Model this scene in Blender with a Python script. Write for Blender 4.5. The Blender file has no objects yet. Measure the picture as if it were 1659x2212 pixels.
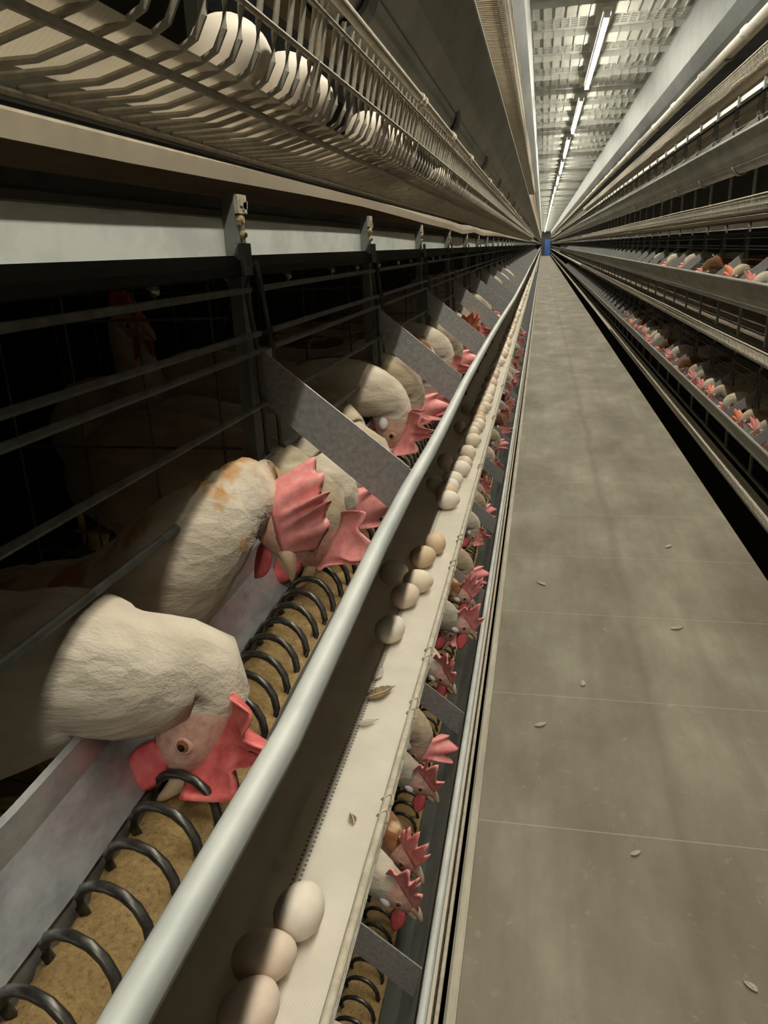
import bpy, bmesh, math, random
from mathutils import Vector, Matrix, noise

random.seed(7)
R = math.radians
scene = bpy.context.scene
COL = scene.collection
CZ = 1.40                                   # camera height above the walkway floor

# ------------------------------------------------------------------ camera, world, light, exposure
cam_d = bpy.data.cameras.new('camera')
cam = bpy.data.objects.new('camera', cam_d)
COL.objects.link(cam)
cam_d.sensor_fit = 'VERTICAL'
cam_d.sensor_height = 24.0
cam_d.lens = 1650.0 / 2212.0 * 24.0
cam_d.clip_start = 0.01
cam_d.clip_end = 400
def cam_matrix(yaw, pitch, roll, loc):
    f = Vector((-math.sin(yaw) * math.cos(pitch), math.cos(yaw) * math.cos(pitch), -math.sin(pitch)))
    r = Vector((math.cos(yaw), math.sin(yaw), 0))
    u = r.cross(f)
    c, s = math.cos(roll), math.sin(roll)
    r2, u2 = c * r + s * u, -s * r + c * u
    m = Matrix((r2, u2, -f)).transposed().to_4x4()
    m.translation = loc
    return m
cam.matrix_world = cam_matrix(R(11.8336), R(18.8664), R(-2.2918), (0, 0, CZ))
scene.camera = cam
scene.view_settings.view_transform = 'Standard'
scene.view_settings.look = 'None'
scene.view_settings.gamma = 1
scene.view_settings.use_curve_mapping = False
scene.view_settings.exposure = 0.4

TUBE_POWER = 130.0                           # emission of the LED tubes
TUBE_COLOR = (1.0, 0.955, 0.80)
world = bpy.data.worlds.new('world')
scene.world = world
world.use_nodes = True
world.node_tree.nodes['Background'].inputs[0].default_value = (1.0, 0.95, 0.82, 1)
world.node_tree.nodes['Background'].inputs[1].default_value = 0.02

# ------------------------------------------------------------------ materials
class NT:
    def __init__(s, name):
        s.m = bpy.data.materials.new(name)
        s.m.use_nodes = True
        s.t = s.m.node_tree
        s.b = s.t.nodes['Principled BSDF']
        s.tc = None
    def n(s, kind, **kw):
        x = s.t.nodes.new(kind)
        for k, v in kw.items():
            setattr(x, k, v)
        return x
    def l(s, a, b): s.t.links.new(a, b)
    def coord(s, scale=(1, 1, 1), kind='Object'):
        if not s.tc: s.tc = s.n('ShaderNodeTexCoord')
        mp = s.n('ShaderNodeMapping')
        mp.inputs['Scale'].default_value = scale
        s.l(s.tc.outputs[kind], mp.inputs['Vector'])
        return mp.outputs[0]
    def noise(s, scale, detail=4, rough=0.6, stretch=(1, 1, 1), kind='Object'):
        x = s.n('ShaderNodeTexNoise')
        x.inputs['Scale'].default_value = scale
        x.inputs['Detail'].default_value = detail
        x.inputs['Roughness'].default_value = rough
        s.l(s.coord(stretch, kind), x.inputs['Vector'])
        return x.outputs['Fac']
    def ramp(s, fac, stops):
        x = s.n('ShaderNodeValToRGB')
        e = x.color_ramp.elements
        while len(e) < len(stops): e.new(0.5)
        for k, (p, c) in enumerate(stops):
            e[k].position = p
            e[k].color = (*c, 1) if len(c) == 3 else c
        s.l(fac, x.inputs[0])
        return x.outputs[0]
    def mix(s, fac, a, b):
        x = s.n('ShaderNodeMix', data_type='RGBA')
        for sock, v in ((x.inputs[0], fac), (x.inputs[6], a), (x.inputs[7], b)):
            if isinstance(v, (int, float)): sock.default_value = v
            elif isinstance(v, tuple): sock.default_value = (*v, 1)
            else: s.l(v, sock)
        return x.outputs[2]
    def math(s, op, a, b=None):
        x = s.n('ShaderNodeMath', operation=op)
        for sock, v in ((x.inputs[0], a), (x.inputs[1], b)):
            if v is None: continue
            if isinstance(v, (int, float)): sock.default_value = v
            else: s.l(v, sock)
        return x.outputs[0]
    def base(s, c):
        if isinstance(c, tuple): s.b.inputs['Base Color'].default_value = (*c, 1)
        else: s.l(c, s.b.inputs['Base Color'])
    def set(s, rough=0.6, metal=0.0, spec=0.5):
        s.b.inputs['Roughness'].default_value = rough
        s.b.inputs['Metallic'].default_value = metal
        s.b.inputs['Specular IOR Level'].default_value = spec
        return s
    def bump(s, h, strength=0.3, dist=0.002):
        x = s.n('ShaderNodeBump')
        x.inputs['Strength'].default_value = strength
        x.inputs['Distance'].default_value = dist
        s.l(h, x.inputs['Height'])
        s.l(x.outputs[0], s.b.inputs['Normal'])

def translucent(t, col, amount):
    tr = t.n('ShaderNodeBsdfTranslucent')
    if isinstance(col, tuple): tr.inputs[0].default_value = (*col, 1)
    else: t.l(col, tr.inputs[0])
    mx = t.n('ShaderNodeMixShader')
    mx.inputs[0].default_value = amount
    t.l(t.b.outputs[0], mx.inputs[1]); t.l(tr.outputs[0], mx.inputs[2])
    t.l(mx.outputs[0], t.t.nodes['Material Output'].inputs['Surface'])

M = {}
def mottled(name, c1, c2, scale=20, rough=0.6, metal=0.0, stretch=(1, 1, 1), bump=0, spec=0.4, lo=0.35, hi=0.68, detail=4):
    t = NT(name)
    f = t.noise(scale, detail, 0.65, stretch)
    t.base(t.ramp(f, [(lo, c1), (hi, c2)]))
    t.set(rough, metal, spec)
    if bump: t.bump(t.noise(scale * 3, 4, 0.7, stretch), bump)
    M[name] = t.m
    return t

mottled('galvanised', (0.40, 0.42, 0.41), (0.56, 0.57, 0.545), 28, 0.58, 0.12, (1, 0.35, 1), 0.1)
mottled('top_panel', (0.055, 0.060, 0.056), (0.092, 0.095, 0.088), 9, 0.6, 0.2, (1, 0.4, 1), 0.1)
mottled('galvanised_dusty', (0.25, 0.25, 0.22), (0.36, 0.355, 0.315), 9, 0.75, 0.1, (1, 0.4, 1), 0.1)
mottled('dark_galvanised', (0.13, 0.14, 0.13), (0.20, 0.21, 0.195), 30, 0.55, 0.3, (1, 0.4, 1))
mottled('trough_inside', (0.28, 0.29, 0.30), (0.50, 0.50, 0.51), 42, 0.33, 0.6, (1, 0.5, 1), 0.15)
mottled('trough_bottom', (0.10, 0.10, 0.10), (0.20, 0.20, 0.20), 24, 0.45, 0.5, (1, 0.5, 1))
mottled('bracket_metal', (0.29, 0.29, 0.285), (0.43, 0.43, 0.42), 160, 0.5, 0.45)
mottled('wire_dusty', (0.34, 0.31, 0.25), (0.50, 0.47, 0.40), 90, 0.85, 0.0, (1, 1, 1), 0.3)
mottled('wire_dark', (0.075, 0.08, 0.072), (0.14, 0.145, 0.13), 60, 0.6, 0.2)
mottled('post_metal', (0.14, 0.15, 0.14), (0.24, 0.24, 0.22), 30, 0.6, 0.25)
mottled('dusty_beige', (0.40, 0.35, 0.27), (0.56, 0.50, 0.40), 60, 0.9, 0.0, (1, 1, 1), 0.4)
mottled('cage_shade', (0.010, 0.011, 0.008), (0.022, 0.023, 0.018), 6, 0.9, 0.0)  # near-black: shade of the cage front and interior put into the colour
translucent(mottled('manure_belt', (0.42, 0.345, 0.25), (0.55, 0.465, 0.35), 7, 0.7, 0.0, (1, 0.3, 1)), (0.74, 0.58, 0.38), 0.12)
mottled('strip_zinc', (0.60, 0.62, 0.59), (0.80, 0.81, 0.77), 13, 0.5, 0.15, (1, 0.6, 1), 0.1, lo=0.36, hi=0.58)
mottled('rust', (0.30, 0.20, 0.09), (0.62, 0.52, 0.34), 160, 0.95, 0.0, (1, 1, 1), 0.8)
mottled('steel_coil', (0.045, 0.042, 0.038), (0.10, 0.095, 0.088), 120, 0.36, 0.75)
mottled('pvc_pipe', (0.46, 0.44, 0.38), (0.56, 0.54, 0.47), 15, 0.5)
mottled('tube_housing', (0.62, 0.62, 0.58), (0.72, 0.72, 0.68), 8, 0.5)
mottled('plastic_ceiling', (0.38, 0.385, 0.35), (0.46, 0.465, 0.425), 6, 0.6)
mottled('upper_dark', (0.10, 0.10, 0.09), (0.15, 0.15, 0.135), 3, 0.85)
mottled('pit_dark', (0.030, 0.022, 0.014), (0.05, 0.038, 0.026), 4, 0.95)
mottled('end_wall', (0.075, 0.08, 0.08), (0.11, 0.115, 0.115), 1, 0.8)
mottled('door_blue', (0.06, 0.17, 0.55), (0.09, 0.23, 0.68), 1, 0.5)
mottled('kerb_dusty', (0.40, 0.36, 0.29), (0.56, 0.51, 0.42), 26, 0.85, 0.0, (1, 0.2, 1), 0.3)

# feed mash
t = NT('feed_mash')
f1, f2 = t.noise(260, 6, 0.75), t.noise(35, 3, 0.5)
c = t.ramp(f1, [(0.30, (0.10, 0.065, 0.03)), (0.45, (0.40, 0.27, 0.115)), (0.60, (0.52, 0.37, 0.17)), (0.75, (0.72, 0.56, 0.30))])
t.base(t.mix(t.math('MULTIPLY', f2, 0.55), c, (0.33, 0.20, 0.09)))
t.set(0.95, 0, 0.15)
t.bump(f1, 0.9, 0.004)
M['feed_mash'] = t.m

# woven egg belt with two stitched rows; u runs across the belt in object x
def belt_mat(name, stitch_x):
    t = NT(name)
    f = t.noise(18, 4, 0.6)
    c = t.ramp(f, [(0.3, (0.85, 0.79, 0.69)), (0.7, (0.94, 0.89, 0.80))])
    w = t.n('ShaderNodeTexWave', wave_type='BANDS', bands_direction='DIAGONAL')
    w.inputs['Scale'].default_value = 160
    w.inputs['Distortion'].default_value = 0.4
    t.l(t.coord((1, 1, 0)), w.inputs['Vector'])
    c = t.mix(t.math('MULTIPLY', w.outputs['Fac'], 0.10), c, (0.45, 0.40, 0.32))
    sp = t.n('ShaderNodeSeparateXYZ')
    t.l(t.coord(), sp.inputs[0])
    fac = None
    for sx in (stitch_x - 0.0035, stitch_x + 0.0035):
        d = t.math('ABSOLUTE', t.math('SUBTRACT', sp.outputs[0], sx))
        a = t.math('LESS_THAN', d, 0.0014)
        ph = t.math('FRACT', t.math('MULTIPLY', sp.outputs[1], 150.0))
        b = t.math('MULTIPLY', a, t.math('LESS_THAN', ph, 0.55))
        fac = b if fac is None else t.math('MAXIMUM', fac, b)
    c = t.mix(t.math('MULTIPLY', fac, 0.75), c, (0.16, 0.13, 0.10))
    t.base(c)
    translucent(t, c, 0.45)
    t.set(0.9, 0, 0.2)
    t.bump(w.outputs['Fac'], 0.12, 0.001)
    M[name] = t.m
belt_mat('egg_belt_left', -0.2257)
belt_mat('egg_belt_right', 1.095)
belt_mat('egg_belt_plain', 50.0)

# walkway boards: dusty concrete coloured, streaked along the aisle, with cross seams and smears
t = NT('walkway')
f1, f2, f3 = t.noise(2.6, 6, 0.62, (1, 0.45, 1)), t.noise(7, 5, 0.7, (3.5, 0.16, 1)), t.noise(24, 5, 0.75)
c = t.ramp(f1, [(0.34, (0.160, 0.136, 0.099)), (0.52, (0.240, 0.211, 0.160)), (0.68, (0.335, 0.302, 0.240))])
c = t.mix(t.math('MULTIPLY', t.ramp(f2, [(0.45, (0, 0, 0)), (0.75, (1, 1, 1))]), 0.45), c, (0.20, 0.165, 0.120))
c = t.mix(t.math('MULTIPLY', t.ramp(f3, [(0.60, (0, 0, 0)), (0.78, (1, 1, 1))]), 0.5), c, (0.50, 0.47, 0.40))
sp = t.n('ShaderNodeSeparateXYZ')
t.l(t.coord(), sp.inputs[0])
wob = t.math('MULTIPLY', t.math('SUBTRACT', t.noise(1.4, 2, 0.5, (0, 1, 0)), 0.5), 0.09)
for sx, wd, am in ((0.375, 0.035, 0.42), (0.20, 0.03, 0.15), (0.60, 0.04, 0.16), (0.80, 0.03, 0.12)):
    d = t.math('ABSOLUTE', t.math('SUBTRACT', t.math('ADD', sp.outputs[0], wob), sx))
    k = t.math('MULTIPLY', t.math('SUBTRACT', 1.0, t.math('MINIMUM', t.math('DIVIDE', d, wd), 1.0)), am)
    c = t.mix(k, c, (0.13, 0.105, 0.075))
ph = t.math('FRACT', t.math('ADD', t.math('MULTIPLY', sp.outputs[1], 1.0 / 0.61), 0.35))
c = t.mix(t.math('MULTIPLY', t.math('LESS_THAN', ph, 0.006), 0.45), c, (0.50, 0.46, 0.38))
t.base(c)
t.set(0.72, 0, 0.35)
t.bump(f3, 0.12, 0.002)
M['walkway'] = t.m

# tubes that give off the light
def emit(name, col, power):
    t = NT(name)
    t.b.inputs['Base Color'].default_value = (*col, 1)
    t.b.inputs['Emission Color'].default_value = (*col, 1)
    t.b.inputs['Emission Strength'].default_value = power
    M[name] = t.m
emit('tube_glow', TUBE_COLOR, TUBE_POWER)
emit('upper_tube_glow', TUBE_COLOR, 14.0)

# hens
def feather_mat(name, c1, c2, c3=None):
    t = NT(name)
    f = t.noise(16, 5, 0.6, (0.5, 1.4, 1.4))
    v = t.n('ShaderNodeTexVoronoi')
    v.inputs['Scale'].default_value = 55
    t.l(t.coord((0.55, 1.2, 1.2)), v.inputs['Vector'])
    c = t.ramp(f, [(0.32, c1), (0.62, c2)])
    if c3:
        c = t.mix(t.ramp(t.noise(22, 3, 0.5), [(0.50, (0, 0, 0)), (0.58, (1, 1, 1))]), c, c3)
    c = t.mix(t.math('MULTIPLY', v.outputs['Distance'], 0.35), c, tuple(x * 0.62 for x in c1))
    t.base(c)
    t.set(0.85, 0, 0.2)
    t.b.inputs['Sheen Weight'].default_value = 0.15
    h = t.math('ADD', v.outputs['Distance'], t.noise(60, 4, 0.7, (0.4, 1.6, 1.6)))
    t.bump(h, 0.6, 0.004)
    M[name] = t.m
feather_mat('feather_white', (0.48, 0.41, 0.32), (0.64, 0.57, 0.47))
feather_mat('feather_cream', (0.36, 0.28, 0.185), (0.52, 0.435, 0.32))
feather_mat('feather_brown', (0.10, 0.045, 0.02), (0.22, 0.10, 0.045))
feather_mat('feather_speckled', (0.15, 0.06, 0.025), (0.32, 0.15, 0.06), (0.70, 0.55, 0.33))
feather_mat('feather_orange', (0.46, 0.38, 0.28), (0.60, 0.53, 0.44), (0.45, 0.23, 0.075))
feather_mat('feather_grey', (0.28, 0.25, 0.20), (0.44, 0.39, 0.32))
def flesh(name, c1, c2, scale=90, rough=0.5, sss=0.12, bump=0.3):
    t = NT(name)
    f = t.noise(scale, 4, 0.6)
    t.base(t.ramp(f, [(0.35, c1), (0.65, c2)]))
    t.set(rough, 0, 0.35)
    t.b.inputs['Subsurface Weight'].default_value = sss
    t.b.inputs['Subsurface Radius'].default_value = (0.004, 0.0015, 0.001)
    t.bump(f, bump, 0.0015)
    M[name] = t.m
flesh('comb_pink', (0.68, 0.22, 0.22), (0.82, 0.35, 0.33))
flesh('comb_red', (0.52, 0.085, 0.085), (0.68, 0.17, 0.155))
flesh('comb_orange', (0.68, 0.19, 0.11), (0.80, 0.30, 0.19))
flesh('wattle_red', (0.50, 0.07, 0.085), (0.64, 0.14, 0.15))
flesh('face_skin', (0.50, 0.27, 0.22), (0.66, 0.42, 0.34), 160, 0.7)
flesh('earlobe_white', (0.62, 0.56, 0.60), (0.76, 0.72, 0.76), 120, 0.5)
flesh('beak_horn', (0.50, 0.36, 0.24), (0.66, 0.50, 0.36), 60, 0.4, 0.05, 0.1)
flesh('leg_scale', (0.50, 0.38, 0.16), (0.62, 0.50, 0.26), 100, 0.6, 0.0)
mottled('eye_amber', (0.20, 0.075, 0.03), (0.30, 0.12, 0.045), 200, 0.1)
mottled('eye_black', (0.006, 0.005, 0.004), (0.01, 0.008, 0.006), 20, 0.08)
for nm, a, b in (('egg_white', (0.72, 0.63, 0.53), (0.78, 0.70, 0.60)), ('egg_pink', (0.68, 0.53, 0.42), (0.74, 0.60, 0.49)),
                 ('egg_tan', (0.60, 0.43, 0.28), (0.67, 0.50, 0.34)), ('egg_cream', (0.70, 0.58, 0.44), (0.76, 0.65, 0.51))):
    mottled(nm, a, b, 60, 0.55, 0, (1, 1, 1), 0.05)
mottled('plume_brown', (0.26, 0.17, 0.08), (0.46, 0.33, 0.18), 120, 0.9, 0, (1, 0.2, 1))
mottled('plume_white', (0.62, 0.58, 0.50), (0.74, 0.70, 0.62), 90, 0.9)
mottled('glint_steel', (0.75, 0.74, 0.70), (0.85, 0.84, 0.80), 20, 0.15, 1.0)

# ------------------------------------------------------------------ helpers
def obj(name, bm, mat, parent=None, smooth=False):
    me = bpy.data.meshes.new(name)
    bm.normal_update()
    bm.to_mesh(me)
    bm.free()
    for m in (mat if isinstance(mat, (list, tuple)) else [mat]):
        me.materials.append(M[m])
    if smooth:
        me.polygons.foreach_set('use_smooth', [True] * len(me.polygons))
    o = bpy.data.objects.new(name, me)
    COL.objects.link(o)
    if parent: o.parent = parent
    return o
def tag(o, label, cat, group=None, kind=None):
    if label: o['label'] = label
    if cat: o['category'] = cat
    if group: o['group'] = group
    if kind: o['kind'] = kind
    return o
def thing(name, label, cat, loc=(0, 0, 0), rz=0, group=None):
    o = bpy.data.objects.new(name, None)
    o.empty_display_size = 0.05
    COL.objects.link(o)
    o.location = loc
    o.rotation_euler = (0, 0, rz)
    return tag(o, label, cat, group)
def struct(o): o['kind'] = 'structure'; return o
def dup(root, loc=None, rz=None, label=None, group=None, scale=None):
    def cp(o, parent):
        c = o.copy()
        COL.objects.link(c)
        if parent: c.parent = parent
        for ch in o.children: cp(ch, c)
        return c
    r = cp(root, None)
    if loc is not None: r.location = loc
    if rz is not None: r.rotation_euler = (0, 0, rz)
    if scale is not None: r.scale = (scale,) * 3
    if label: r['label'] = label
    if group: r['group'] = group
    elif 'group' in r: del r['group']
    return r

def box(bm, x0, x1, y0, y1, z0, z1):
    v = [bm.verts.new((x, y, z)) for z in (z0, z1) for y in (y0, y1) for x in (x0, x1)]
    for f in ((0, 2, 3, 1), (4, 5, 7, 6), (0, 1, 5, 4), (2, 6, 7, 3), (0, 4, 6, 2), (1, 3, 7, 5)):
        bm.faces.new([v[i] for i in f])
def tube(bm, pts, r, n=6, cap=True):
    pts = [Vector(p) for p in pts]
    rr = r if isinstance(r, (list, tuple)) else [r] * len(pts)
    rings = []
    ref = None
    for i, p in enumerate(pts):
        d = (pts[min(i + 1, len(pts) - 1)] - pts[max(i - 1, 0)]).normalized()
        if ref is None or abs(ref.dot(d)) > 0.97:
            ref = Vector((0, 0, 1)) if abs(d.z) < 0.9 else Vector((1, 0, 0))
        a = d.cross(ref).normalized()
        b = d.cross(a).normalized()
        ref = b.copy() * -1 if False else ref
        rings.append([bm.verts.new(p + rr[i] * (math.cos(2 * math.pi * k / n) * a + math.sin(2 * math.pi * k / n) * b)) for k in range(n)])
    for i in range(len(rings) - 1):
        for k in range(n):
            bm.faces.new((rings[i][k], rings[i][(k + 1) % n], rings[i + 1][(k + 1) % n], rings[i + 1][k]))
    if cap:
        bm.faces.new(list(reversed(rings[0])))
        bm.faces.new(rings[-1])
def sheet_outline(pts, th):
    """Closed outline of a bent sheet: the polyline and its offset by the thickness."""
    P = [Vector(p) for p in pts]
    off = []
    for i, p in enumerate(P):
        d0 = (P[i] - P[i - 1]).normalized() if i else None
        d1 = (P[i + 1] - P[i]).normalized() if i < len(P) - 1 else None
        d = (d0 or d1) if not (d0 and d1) else (d0 + d1).normalized()
        off.append(p + Vector((-d.y, d.x)) * th)
    return [tuple(p) for p in P] + [tuple(p) for p in reversed(off)]
def extrude(bm, outline, ys, fx=lambda x, y: x, fz=lambda z, y: z):
    rings = [[bm.verts.new((fx(x, y), y, fz(z, y))) for x, z in outline] for y in ys]
    n = len(outline)
    for i in range(len(ys) - 1):
        for k in range(n):
            bm.faces.new((rings[i][k], rings[i][(k + 1) % n], rings[i + 1][(k + 1) % n], rings[i + 1][k]))
    bm.faces.new(list(reversed(rings[0])))
    bm.faces.new(rings[-1])
    bmesh.ops.recalc_face_normals(bm, faces=bm.faces[:])
def interp(tab, y):
    if y <= tab[0][0]: return tab[0][1]
    for (a, va), (b, vb) in zip(tab, tab[1:]):
        if y <= b:
            k = (y - a) / (b - a)
            k = k * k * (3 - 2 * k)
            return va + (vb - va) * k
    return tab[-1][1]

Y0, Y1 = -1.5, 108.0
CELL = 0.61
YP = 0.77                                    # first post ahead of the camera
YS_LONG = [Y0, 0.0, 0.15, 0.3, 0.42, 0.55, 0.7, 0.85, 1.0, 1.3, 1.6, 2.0, 2.5, 3, 3.5, 4, 5, 6, 7, 8, 10, 12, 15, 18, 22, 28, 36, 50, 75, Y1]
class Side:
    def __init__(s, name, word, lip, sign):
        s.name, s.word, s.lip, s.sign = name, word, lip, sign
    def x(s, u): return s.lip + s.sign * u           # u: distance from the lip's aisle face into the cage
L = Side('left', 'left', -0.118, -1)
RR = Side('right', 'right', 0.99, 1)
TIER = {-1: 'bottom', 0: 'middle', 1: 'upper', 2: 'top'}

# ------------------------------------------------------------------ the setting
bm = bmesh.new(); box(bm, -0.122, 0.985, Y0 - 1.5, Y1, -0.05, 0.0)
struct(obj('floor', bm, 'walkway'))
bm = bmesh.new(); box(bm, -2.6, 3.6, Y0 - 1.5, Y1, -0.75, -0.70)
struct(obj('floor_pit', bm, 'pit_dark'))
bm = bmesh.new(); extrude(bm, [(-0.146, -0.055), (-0.1225, -0.055), (-0.1225, 0.006), (-0.128, 0.010), (-0.140, 0.010), (-0.146, 0.004)], YS_LONG)
struct(obj('trim_1', bm, 'kerb_dusty'))
bm = bmesh.new(); box(bm, -2.6, 3.6, Y1, Y1 + 0.1, -0.75, 5.2)
struct(obj('wall_end', bm, 'end_wall'))
d = obj('door_1', bmesh.new(), 'door_blue'); struct(d)
bm = bmesh.new(); box(bm, 0.30, 0.98, Y1 - 0.08, Y1 - 0.02, 0.02, 2.0); bm.to_mesh(d.data); bm.free()
bm = bmesh.new(); tube(bm, [(0.37, Y1 - 0.10, 0.95), (0.37, Y1 - 0.14, 1.0), (0.37, Y1 - 0.14, 1.15), (0.37, Y1 - 0.10, 1.2)], 0.012, 6)
obj('door_handle', bm, 'galvanised', d)
for x0, x1, nm in ((-2.65, -2.6, 'wall_left'), (3.6, 3.65, 'wall_right')):
    bm = bmesh.new(); box(bm, x0, x1, Y0 - 1.5, Y1, -0.75, 5.2); struct(obj(nm, bm, 'upper_dark'))
bm = bmesh.new(); box(bm, -2.6, 3.6, Y0 - 1.55, Y0 - 1.5, -0.75, 5.2); struct(obj('wall_back', bm, 'upper_dark'))
bm = bmesh.new(); box(bm, -2.6, 3.6, Y0 - 1.5, Y1, 5.2, 5.25); struct(obj('ceiling', bm, 'upper_dark'))
# undersides of the upper storey over the two cage rows
bm = bmesh.new(); box(bm, -2.6, -0.24, Y0 - 1.5, Y1, 3.14, 3.18); struct(obj('ceiling_left', bm, 'upper_dark'))
bm = bmesh.new(); box(bm, 1.28, 3.6, Y0 - 1.5, Y1, 3.14, 3.18); struct(obj('ceiling_right', bm, 'upper_dark'))
# upper walkway: cross beams with moulded grating panels between them
BEAM0, BP = -0.45, 0.86
def ceiling_unit(k):
    y = BEAM0 + k * BP
    bm = bmesh.new()
    box(bm, -0.23, 1.08, y, y + 0.30, 2.99, 3.055)
    n = 16
    for i in range(n):                                        # moulded ribs on the beam's face
        x = -0.20 + i * 1.25 / (n - 1)
        box(bm, x - 0.006, x + 0.006, y - 0.006, y + 0.306, 2.984, 3.056)
    o = struct(obj('ceiling_beam', bm, 'plastic_ceiling'))
    bm = bmesh.new()
    for s in (-1, 1):
        yy = y + 0.15 + s * 0.10
        v = [bm.verts.new((x, yy + e, z)) for e in (-0.012, 0.012) for x, z in ((1.06, 3.0), (1.22, 3.0), (1.16, 3.09), (1.06, 3.10))]
        bm.faces.new(v[:4][::-1]); bm.faces.new(v[4:])
        for i in range(4): bm.faces.new((v[i], v[(i + 1) % 4], v[4 + (i + 1) % 4], v[4 + i]))
    box(bm, 1.05, 1.28, y + 0.02, y + 0.28, 3.10, 3.14)
    obj('beam_bracket', bm, 'upper_dark', o)
    bm = bmesh.new()                                          # panel: solid bands and two windows of square holes
    ya, yb = y + 0.30, y + BP
    z0, z1 = 3.035, 3.055
    for x0, x1 in ((-0.23, -0.15), (0.355, 0.485), (1.00, 1.08)):
        box(bm, x0, x1, ya, yb, z0, z1)
    for w0, w1 in ((-0.15, 0.355), (0.485, 1.00)):
        box(bm, w0, w1, ya, ya + 0.09, z0, z1)
        box(bm, w0, w1, yb - 0.09, yb, z0, z1)
        nx = max(4, int((w1 - w0) / 0.062))
        for i in range(1, nx):
            x = w0 + (w1 - w0) * i / nx
            box(bm, x - 0.007, x + 0.007, ya + 0.09, yb - 0.09, z0, z1)
        for j in range(1, 6):
            yy = ya + 0.09 + (yb - ya - 0.18) * j / 6
            box(bm, w0, w1, yy - 0.007, yy + 0.007, z0, z1)
    obj('grating_panel', bm, 'plastic_ceiling', o)
for k in range(-2, 30): ceiling_unit(k)
bm = bmesh.new()
yy = BEAM0 + 30 * BP
while yy < Y1:
    box(bm, -0.23, 1.08, yy, yy + 0.30, 2.99, 3.10)
    yy += BP
box(bm, -0.23, 1.08, BEAM0 + 30 * BP, Y1, 3.10, 3.125)
struct(obj('ceiling_far', bm, 'plastic_ceiling'))

# ------------------------------------------------------------------ LED tubes
TUBE_PITCH, TUBE_LEN = 3.38, 2.72
def tube_light(i, y, x, z, glow, word, group=None, drop=0.095):
    order = ['nearest', 'second', 'third', 'fourth', 'fifth', 'sixth', 'seventh', 'eighth']
    lab = (f'{order[i]} glowing white tube lamp from the camera, under the {word}' if 0 <= i < 8 else f'tube lamp overhead beside the camera, above the picture' if i < -1
           else f'far glowing white tube lamp in the line under the {word}')
    t = thing('tube_lamp', lab, 'lamp', (x, y, z), 0, group)
    bm = bmesh.new(); tube(bm, [(0, 0.03, 0), (0, TUBE_LEN - 0.03, 0)], 0.017, 8)
    o = obj('tube', bm, [glow, 'tube_housing'], t, True)     # the LED strip shines downwards, its back is plain plastic
    for p in o.data.polygons:
        if p.normal.z > 0.3: p.material_index = 1
    bm = bmesh.new(); box(bm, -0.03, 0.03, 0, TUBE_LEN, 0.018, 0.045)
    box(bm, -0.02, 0.02, 0, 0.028, -0.018, 0.02); box(bm, -0.02, 0.02, TUBE_LEN - 0.028, TUBE_LEN, -0.018, 0.02)
    obj('housing', bm, 'tube_housing', t)
    bm = bmesh.new()
    for q in (0.3, TUBE_LEN - 0.3): tube(bm, [(0, q, 0.045), (0, q, drop)], 0.003, 5)
    obj('hanger', bm, 'wire_dark', t)
XT = [(0, 0.385), (4.4, 0.385), (7.7, 0.40), (16, 0.345), (30, 0.30), (108, 0.24)]
k = 0
y = 6.35 - 3 * TUBE_PITCH
while y + TUBE_LEN < Y1:
    tube_light(k - 3 if k > 2 else -5, y, interp(XT, y + 1.3), CZ + 1.50, 'tube_glow', 'slatted walkway ceiling', 'tube lamps over the aisle')
    k += 1; y += TUBE_PITCH
y = 4.4
k = 0
while y < 46:
    tube_light(99, y, 0.18, 4.35, 'upper_tube_glow', 'roof of the floor above', 'tube lamps of the floor above', 0.85)
    y += TUBE_PITCH; k += 1

# ------------------------------------------------------------------ cage rows
def post_ys(n, start=0):
    return [YP + CELL * k for k in range(start, n)]
WAVE_A = [(0.0, 0.006), (0.15, 0.004), (0.30, 0.009), (0.45, 0.006), (0.62, 0.001), (0.9, 0.003), (1.3, -0.001), (1.8, -0.002), (2.6, 0.001), (3.4, 0.008), (5, 0.009), (9, 0.004)]

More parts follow.
